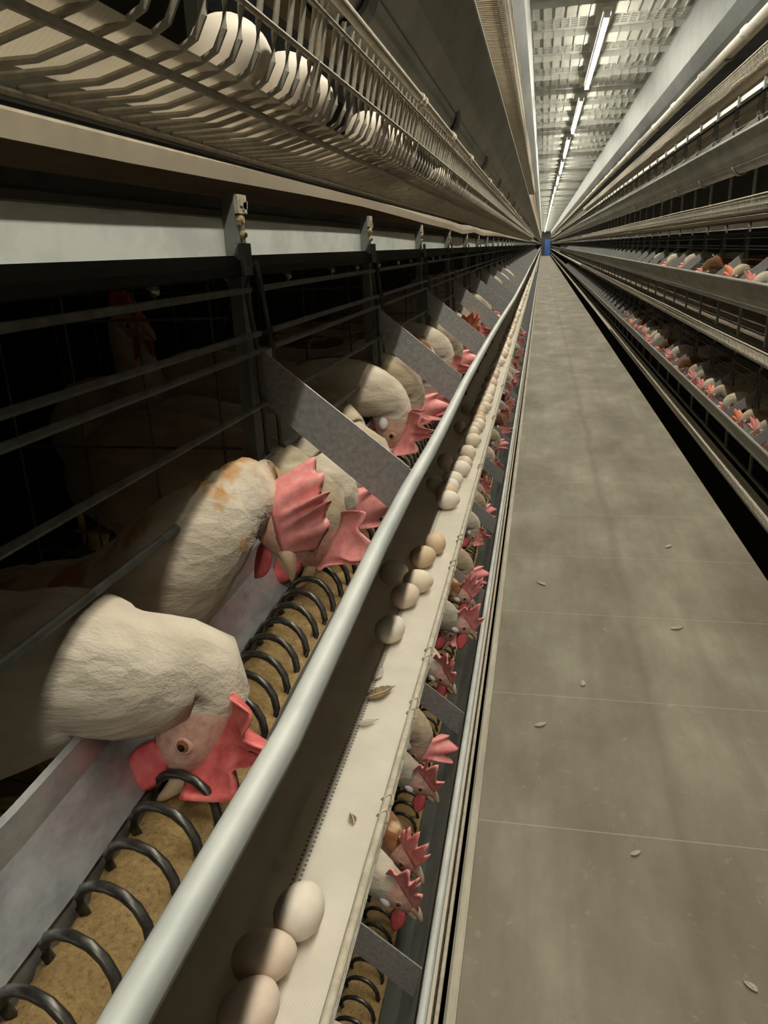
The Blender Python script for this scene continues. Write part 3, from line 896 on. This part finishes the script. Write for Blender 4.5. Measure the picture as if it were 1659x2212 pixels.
    for i in range(nn):
        for m in range(5):
            bm.faces.new((V[i][m][0], V[i + 1][m][0], V[i + 1][m + 1][0], V[i][m + 1][0]))
            bm.faces.new((V[i][m][1], V[i][m + 1][1], V[i + 1][m + 1][1], V[i + 1][m][1]))
        bm.faces.new((V[i][5][0], V[i + 1][5][0], V[i + 1][5][1], V[i][5][1]))
        bm.faces.new((V[i][0][0], V[i][0][1], V[i + 1][0][1], V[i + 1][0][0]))
    for i in (0, nn):
        for m in range(5):
            bm.faces.new((V[i][m][0], V[i][m + 1][0], V[i][m + 1][1], V[i][m][1]))
    bmesh.ops.recalc_face_normals(bm, faces=bm.faces[:])
    obj('comb', bm, cmat, root, True)
    # wattles hang from the throat by their own weight
    down = Vector((0, 0, -1))
    for s in (-1, 1):
        bm = bmesh.new()
        p0 = H(-0.011, s * 0.007, 0.022)
        dirn = (down * 0.75 - cr * 0.45 + sd * (0.25 * s)).normalized()
        wn = dirn.cross(sd).normalized()
        Ls = 0.023 * hs * (0.8 + 0.5 * size / 0.05)
        rg = []
        for i in range(8):
            e = i / 7
            w_ = 0.011 * hs * math.sin(math.pi * (0.16 + 0.80 * e)) ** 0.8
            rg.append([bm.verts.new(p0 + dirn * (Ls * e) + wn * (w_ * math.cos(2 * math.pi * q / 8)) + sd * (0.0028 * hs * math.sin(2 * math.pi * q / 8))) for q in range(8)])
        for a, b in zip(rg, rg[1:]):
            for q in range(8): bm.faces.new((a[q], a[(q + 1) % 8], b[(q + 1) % 8], b[q]))
        bm.faces.new(rg[0][::-1]); bm.faces.new(rg[-1])
        bmesh.ops.recalc_face_normals(bm, faces=bm.faces[:])
        obj('wattle', bm, 'wattle_red', root, True)
        # eye: amber iris with a black pupil and a lid ring
        bm = bmesh.new()
        c0 = H(0.0035, s * 0.0148, 0.011)
        ax = (sd * s + bk * 0.25).normalized()
        e1 = ax.cross(cr).normalized(); e2 = ax.cross(e1).normalized()
        prof = [(0.0052, -0.002, 2), (0.0049, 0.0010, 2), (0.0036, 0.0016, 2), (0.0034, 0.0014, 0), (0.0024, 0.0026, 0), (0.0020, 0.0027, 1), (0.0, 0.0036, 1)]
        pr = []
        for r_, h_, mi in prof:
            pr.append(([bm.verts.new(c0 + (e1 * (r_ * math.cos(2 * math.pi * q / 12)) + e2 * (r_ * math.sin(2 * math.pi * q / 12)) + ax * h_) * hs) for q in range(12)] if r_ else [bm.verts.new(c0 + ax * h_ * hs)], mi))
        for (a, ma), (b, mb) in zip(pr, pr[1:]):
            for q in range(12):
                f = bm.faces.new((a[q], a[(q + 1) % 12], b[(q + 1) % 12], b[q])) if len(b) > 1 else bm.faces.new((a[q], a[(q + 1) % 12], b[0]))
                f.material_index = ma
        bmesh.ops.recalc_face_normals(bm, faces=bm.faces[:])
        obj('eye', bm, ['eye_amber', 'eye_black', 'face_skin'], root, True)
        # white earlobe
        bm = bmesh.new()
        bmesh.ops.create_uvsphere(bm, u_segments=10, v_segments=7, radius=1.0)
        mt = Matrix((bk * 0.0088 * hs, cr * 0.0060 * hs, sd * s * 0.0034 * hs)).transposed().to_4x4()
        mt.translation = H(-0.008, s * 0.0188, -0.008)
        bmesh.ops.transform(bm, matrix=mt, verts=bm.verts)
        bmesh.ops.recalc_face_normals(bm, faces=bm.faces[:])
        obj('earlobe', bm, 'earlobe_white', root, True)
    if legs and floor_z is not None:
        bx = (P[1] + P[0]) / 2
        for s in (-1, 1):
            bm = bmesh.new()
            q = bx + side_ref * (0.035 * s)
            tube(bm, [(q.x, q.y, q.z - path[1][4] * 0.7), (q.x - 0.01, q.y, q.z - path[1][4] - 0.03), (q.x, q.y, floor_z + 0.012)], [0.014, 0.007, 0.006], 7)
            for an in (-0.5, 0, 0.5, math.pi):
                tube(bm, [(q.x, q.y, floor_z + 0.012), (q.x + 0.022 * math.cos(an), q.y + 0.022 * math.sin(an), floor_z + 0.010), (q.x + 0.042 * math.cos(an), q.y + 0.042 * math.sin(an), floor_z + 0.004)], [0.005, 0.004, 0.002], 5)
            obj('leg', bm, 'leg_scale', root, True)

def hero(label, path, hp, beak, crown, hs, feather, comb, seed, group='hens feeding at the left middle trough'):
    t = thing('hen', label, 'hen', (0, 0, CZ), 0, group)
    hen_parts(t, path, hp, beak, crown, hs, {'feather': feather}, comb, seed, True, -0.53)
    return t
# near hens of the left middle trough (heights given from camera level)
hero('nearest white hen, head down in the feed, red comb flopped over the trough lip',
     [(-0.56, 0.445, -0.33, .03, .04), (-0.50, 0.432, -0.314, .075, .085), (-0.42, 0.413, -0.291, .072, .078), (-0.345, 0.402, -0.268, .056, .060), (-0.298, 0.400, -0.252, .047, .050), (-0.265, 0.403, -0.259, .041, .044)],
     (-0.228, 0.419, -0.302), (-0.22, -0.30, -0.92), (1.0, -0.05, -0.15), 1.35, 'feather_white', (0.048, 0.40, 4, 'comb_red'), 1)
hero('white hen with orange breast feathers, second from the camera, head swung sideways',
     [(-0.58, 0.585, -0.37, .03, .04), (-0.50, 0.582, -0.36, .072, .082), (-0.41, 0.580, -0.335, .070, .076), (-0.345, 0.572, -0.290, .055, .060), (-0.292, 0.556, -0.238, .047, .050), (-0.262, 0.575, -0.208, .037, .040)],
     (-0.230, 0.612, -0.222), (0.40, -0.30, -0.86), (0.45, -0.55, 0.62), 1.22, 'feather_orange', (0.052, -0.5, 5, 'comb_pink'), 2)
hero('cream hen with tan head and clear dark eye, third from the camera',
     [(-0.58, 0.855, -0.27, .03, .04), (-0.50, 0.852, -0.26, .072, .082), (-0.42, 0.845, -0.255, .070, .076), (-0.345, 0.820, -0.250, .056, .060), (-0.298, 0.803, -0.246, .046, .050), (-0.268, 0.785, -0.258, .040, .044)],
     (-0.235, 0.748, -0.289), (-0.15, -0.22, -0.96), (1.0, -0.02, -0.15), 1.33, 'feather_cream', (0.050, 0.3, 3, 'comb_pink'), 3)
hero('white hen behind the tan headed hen, comb bent toward the lip',
     [(-0.56, 0.97, -0.27, .03, .04), (-0.49, 0.96, -0.26, .072, .082), (-0.42, 0.945, -0.255, .070, .076), (-0.345, 0.905, -0.246, .055, .058), (-0.295, 0.880, -0.246, .046, .050), (-0.266, 0.872, -0.264, .040, .044)],
     (-0.236, 0.845, -0.295), (0.0, 0.1, -0.98), (1.0, 0.05, 0.0), 1.25, 'feather_white', (0.050, -0.3, 3, 'comb_pink'), 4)
hero('white hen with a long stretched neck just before the first bracket',
     [(-0.62, 1.15, -0.23, .03, .04), (-0.54, 1.13, -0.215, .072, .08), (-0.46, 1.10, -0.215, .070, .076), (-0.38, 1.04, -0.222, .055, .060), (-0.32, 0.985, -0.240, .047, .051), (-0.285, 0.965, -0.266, .042, .046)],
     (-0.237, 0.945, -0.304), (0.1, 0.05, -1.0), (1.0, 0.0, 0.15), 1.25, 'feather_white', (0.050, 0.35, 3, 'comb_pink'), 5)
hero('tan hen half hidden below the first bracket, pink comb curled at the lip',
     [(-0.60, 1.24, -0.25, .03, .04), (-0.52, 1.22, -0.235, .072, .08), (-0.43, 1.19, -0.235, .070, .076), (-0.36, 1.15, -0.243, .056, .060), (-0.31, 1.105, -0.258, .047, .051), (-0.28, 1.09, -0.280, .042, .046)],
     (-0.236, 1.059, -0.311), (0.0, -0.1, -1.0), (1.0, 0.0, 0.05), 1.25, 'feather_cream', (0.048, 0.4, 3, 'comb_pink'), 6)

# stock hens, copied along the troughs; local origin at the head, +x toward the aisle, heights from the head
PATHS = {
    'feed': ([(-0.44, 0.01, -0.02, .03, .045), (-0.36, 0.005, 0.0, .075, .085), (-0.24, 0, 0.01, .068, .078), (-0.15, 0, 0.025, .048, .054), (-0.092, 0, 0.048, .041, .045), (-0.046, 0, 0.052, .034, .038), (-0.012, 0, 0.042, .028, .031)],
             (0, 0, 0), (-0.12, -0.15, -0.97), (1, 0, -0.1)),
    'reach': ([(-0.42, 0.01, -0.01, .03, .045), (-0.34, 0.005, -0.005, .075, .085), (-0.22, 0, -0.01, .066, .075), (-0.13, 0, -0.005, .046, .05), (-0.082, 0, 0.012, .036, .040), (-0.050, 0, 0.024, .030, .033)],
              (0, 0, 0), (0.80, 0, -0.55), (0.55, 0, 0.83)),
    'stand': ([(-0.22, 0.0, -0.13, .025, .04), (-0.16, 0.0, -0.16, .075, .08), (-0.07, 0, -0.17, .078, .085), (-0.02, 0, -0.14, .056, .062), (-0.005, 0, -0.09, .036, .040), (-0.012, 0, -0.05, .029, .031)],
              (0, 0, 0), (0.98, 0, -0.15), (0.12, 0, 1)),
}
STOCK = {}
SPEC = [('white', 'feed', 'feather_white', (0.056, 0.4, 4, 'comb_pink')), ('white', 'reach', 'feather_white', (0.064, 0.25, 5, 'comb_pink')),
        ('cream', 'feed', 'feather_cream', (0.058, -0.4, 4, 'comb_pink')), ('brown', 'feed', 'feather_brown', (0.058, 0.3, 6, 'comb_pink')),
        ('brown', 'reach', 'feather_speckled', (0.072, 0.2, 7, 'comb_pink')), ('grey', 'reach', 'feather_grey', (0.064, 0.3, 4, 'comb_pink')),
        ('speckled', 'feed', 'feather_speckled', (0.050, 0.3, 5, 'comb_red')), ('cream', 'reach', 'feather_cream', (0.060, 0.5, 5, 'comb_orange')),
        ('white', 'stand', 'feather_white', (0.050, 0.4, 5, 'comb_red')), ('brown', 'stand', 'feather_brown', (0.050, 0.4, 5, 'comb_red'))]
FLOOR_DROP = {'feed': -0.27, 'reach': -0.27, 'stand': -0.36}
first = set()
for i, (w_, pose, fm, cb) in enumerate(SPEC):
    t = thing('hen', '', 'hen')
    p, hp, bk, cr = PATHS[pose]
    hen_parts(t, p, hp, bk, cr, 1.04, {'feather': fm}, cb, 20 + i, True, FLOOR_DROP[pose], 1)
    STOCK[(w_, pose)] = t
def hen(kind, x, y, z, rz, label, group, sc=1.0):
    r = STOCK[kind]
    if kind in first: r = dup(r)
    first.add(kind)
    r.location = (x, y, z); r.rotation_euler = (0, 0, rz); r.scale = (sc,) * 3
    tag(r, label, 'hen', group)
    return r
GA = 'hens feeding at the left middle trough'
hz = CZ - 0.252 * 1.17
K = 1.17                                   # these stand a little farther into the trough
A = [(('cream', 'feed'), -0.205, 0.88, 0.0, 'cream hen tucked right behind the first bracket of the left middle trough', 0.1),
     (('white', 'feed'), -0.200, 1.03, 0.02, 'white hen in the second bay, nearest the first bracket, comb on the lip', 0.0),
     (('brown', 'feed'), -0.222, 1.12, 0.01, 'dark brown hen squeezed between two white hens in the second bay', -0.1),
     (('cream', 'feed'), -0.205, 1.20, 0.01, 'cream hen just past the brown hen in the second bay', 0.1),
     (('white', 'feed'), -0.195, 1.31, 0.015, 'white hen with a wide comb, last before the second bracket', 0.15),
     (('speckled', 'feed'), -0.225, 1.52, 0.01, 'speckled brown hen right past the second bracket', 0.0),
     (('white', 'feed'), -0.205, 1.64, 0.012, 'white hen in the third bay beside the speckled hen', 0.1),
     (('cream', 'feed'), -0.20, 1.78, 0.008, 'cream hen in the third bay, last before the third bracket', 0.05),
     (('brown', 'feed'), -0.22, 1.88, 0.0, 'brown hen half hidden beside the third bracket', 0.0),
     (('cream', 'reach'), -0.20, 2.22, 0.03, 'cream hen with an orange red comb alone in the fourth bay', -0.2),
     (('white', 'feed'), -0.205, 2.42, 0.01, 'white hen behind the orange combed hen in the fourth bay', 0.0),
     (('white', 'feed'), -0.20, 2.78, 0.01, 'white hen in the fifth bay, nearer of two', 0.1),
     (('cream', 'feed'), -0.205, 2.95, 0.0, 'cream hen in the fifth bay, farther of two', 0.0),
     (('white', 'reach'), -0.19, 3.36, 0.04, 'white hen reaching out in the sixth bay', 0.2)]
for kd, x, y, dz, lab, rz in A[1:]: hen(kd, x * K, y * K, hz + dz, rz, lab, GA, 1.20 + 0.05 * random.random())
kinds = [('white', 'feed'), ('white', 'reach'), ('cream', 'feed'), ('brown', 'feed'), ('cream', 'reach'), ('grey', 'reach')]
y = 3.9
i = 0
while y < 8.4:
    kd = rnd.choice(kinds)
    hen(kd, -0.235 + rnd.uniform(-0.02, 0.03), y, hz + rnd.uniform(0, 0.05), rnd.uniform(-0.2, 0.2), f'small far {kd[0]} hen at the left middle trough, {ordw[i]} past the sixth bay', GA, 1.2)
    y += rnd.uniform(0.3, 0.55); i += 1
# bottom tier, left row, seen between the egg belt and the lip
GB = 'hens feeding at the left bottom trough'
bz = CZ - 0.93
B = [(('white', 'reach'), -0.165, 0.64, 0.0, 'white hen cut by the picture bottom at the left bottom trough', 0.2),
     (('white', 'reach'), -0.170, 0.905, 0.00, 'pale hen with a spiky pink comb just past the nearest lower bracket', -0.3),
     (('brown', 'reach'), -0.175, 0.985, 0.00, 'dark brown hen with a big jagged comb at the left bottom trough', -0.5),
     (('grey', 'reach'), -0.180, 1.18, -0.01, 'grey hen with a small two pointed comb, fourth along the bottom trough', -0.2),
     (('cream', 'feed'), -0.195, 1.27, 0.0, 'cream hen with a round comb, fifth along the bottom trough', -0.4),
     (('white', 'reach'), -0.175, 1.50, 0.03, 'white hen with a forked comb beside the second lower bracket', -0.5),
     (('grey', 'reach'), -0.150, 1.66, 0.075, 'grey hen with head raised over the bottom trough, beak toward the floor', 0.1),
     (('white', 'feed'), -0.190, 1.77, 0.0, 'white hen right behind the raised grey hen', 0.2),
     (('brown', 'reach'), -0.175, 1.96, 0.01, 'brown hen before the third lower bracket', 0.0),
     (('cream', 'feed'), -0.185, 2.12, 0.0, 'cream hen past the third lower bracket, comb tilted', -0.2),
     (('white', 'feed'), -0.19, 2.48, 0.0, 'white hen before the fourth lower bracket', 0.0),
     (('cream', 'feed'), -0.185, 2.70, 0.0, 'cream hen past the fourth lower bracket', 0.2)]
for kd, x, y, dz, lab, rz in B: hen(kd, x - 0.022, y, bz + dz - 0.006, rz, lab, GB, 1.10 + 0.05 * random.random())
y = 2.95; i = 0
while y < 9:
    kd = rnd.choice(kinds)
    hen(kd, -0.200 + rnd.uniform(-0.015, 0.01), y, bz + rnd.uniform(-0.01, 0.03), rnd.uniform(-0.4, 0.4), f'small {kd[0]} hen at the left bottom trough, {ordw[min(i, 19)]} past the fifth lower bracket', GB, 1.08)
    y += rnd.uniform(0.2, 0.45); i += 1
# right row
GC = 'hens at the right middle trough'
for kd, x, y, dz, lab, rz in [(('white', 'reach'), 1.08, 4.42, 0.03, 'pale hen at the picture edge at the right middle trough', 3.3),
                              (('cream', 'reach'), 1.07, 4.86, 0.055, 'hen with a large orange comb at the right middle trough', 3.6),
                              (('brown', 'feed'), 1.07, 5.62, 0.05, 'brown hen with a dark pink comb past two right brackets', 3.0),
                              (('white', 'feed'), 1.09, 6.48, 0.06, 'white hen bent over the right middle trough, fourth from the edge', 3.14),
                              (('white', 'feed'), 1.09, 7.35, 0.05, 'white hen at the right middle trough, fifth from the edge', 3.3),
                              (('white', 'feed'), 1.09, 8.2, 0.05, 'white hen at the right middle trough, sixth from the edge', 3.0)]:
    hen(kd, x, y, CZ - 0.262 + dz, rz, lab, GC, 1.05)
y = 3.85; i = 0
while y < 11 and i < 24:
    kd = rnd.choice(kinds)
    lab = f'{kd[0]} hen at the right bottom trough, {ordw[i]} from the picture edge' if i < 20 else 'small far hen at the right bottom trough'
    hen(kd, 1.075 + rnd.uniform(-0.02, 0.02), y, CZ - 0.935 + rnd.uniform(-0.01, 0.03), math.pi + rnd.uniform(-0.3, 0.3), lab, 'hens at the right bottom trough')
    y += rnd.uniform(0.16, 0.50); i += 1
# hens standing deep in the dark left middle cages
for kd, x, y, z, rz, lab in [(('white', 'stand'), -0.58, 1.05, CZ - 0.09, -0.5, 'dim hen standing upright inside the nearest dark cage'),
                             (('brown', 'stand'), -0.66, 1.62, CZ - 0.13, 2.4, 'dark hen standing behind the second post')]:
    hen(kd, x, y, z, rz, lab, 'hens standing inside the left middle cages')

# ------------------------------------------------------------------ feathers and litter
def plume(mat, length, width, loc, rot, label, curl=0.25, group=None):
    bm = bmesh.new()
    n = 12
    rows = []
    for i in range(n + 1):
        t = i / n
        w_ = width * math.sin(math.pi * min(1, 0.08 + t * 0.95)) ** 0.7 * (1 + 0.12 * math.sin(i * 2.7))
        x = length * t
        z = 0.004 + curl * length * t * t * 0.4
        rows.append([bm.verts.new((x - abs(k) * 0.18 * length * (0.4 + t * 0.3), w_ * k + 0.22 * length * t * t, z + 0.18 * w_ * abs(k))) for k in (-1, -0.5, 0, 0.5, 1)])
    for a, b in zip(rows, rows[1:]):
        for k in range(4): bm.faces.new((a[k], a[k + 1], b[k + 1], b[k]))
    r_ = bmesh.ops.solidify(bm, geom=bm.faces[:], thickness=0.0004)
    t = thing('feather', label, 'feather', loc, rot, group)
    obj('vane', bm, mat, t, True)
    bm = bmesh.new(); tube(bm, [(-0.12 * length, 0, 0.003), (0, 0, 0.0045), (0.5 * length, 0.055 * length, 0.0055 + curl * length * 0.1), (0.95 * length, 0.2 * length, 0.005 + curl * length * 0.36)], [0.0006, 0.0006, 0.0005, 0.0002], 5)
    obj('quill', bm, 'plume_white', t)
plume('plume_brown', 0.043, 0.013, (-0.222, 0.905, BZ), 0.45, 'curled brown feather lying on the egg belt before the white egg')
plume('plume_white', 0.030, 0.007, (-0.222, 0.955, BZ), 1.2, 'small white down feather beside the brown feather')
plume('plume_brown', 0.014, 0.004, (-0.186, 0.660, BZ), 1.9, 'tiny brown feather on the egg belt nearer the camera')
plume('plume_white', 0.026, 0.006, (-0.220, 0.84, BZ), 0.2, 'pale down feather lying along the stitched belt edge')
for i, (x, y, rz, ln, lab) in enumerate([(0.115, 0.98, 2.0, 0.055, 'largest white feather clump on the near walkway'), (0.30, 1.02, 0.4, 0.03, 'small white feather to the right of the clump'),
                                         (0.12, 0.90, 0.8, 0.018, 'tiny white feather nearest the picture bottom'), (0.45, 1.22, 2.2, 0.03, 'white feather on the walkway right of the dark streak'),
                                         (0.02, 2.05, 0.2, 0.04, 'white feather beside the walkway kerb'), (0.52, 2.75, 0.1, 0.05, 'pale flat feather on the walkway near the right edge'),
                                         (0.17, 2.3, 1.2, 0.035, 'white feather in the middle of the walkway'), (0.05, 3.1, 2.2, 0.05, 'far white feather beside the kerb'),
                                         (0.62, 3.6, 0.6, 0.05, 'far pale feather near the right walkway edge'), (0.25, 1.55, 0.3, 0.03, 'short white feather left of the dark streak')]):
    plume('plume_white', ln, ln * 0.24, (x, y, 0.0005), rz, lab, 0.15)
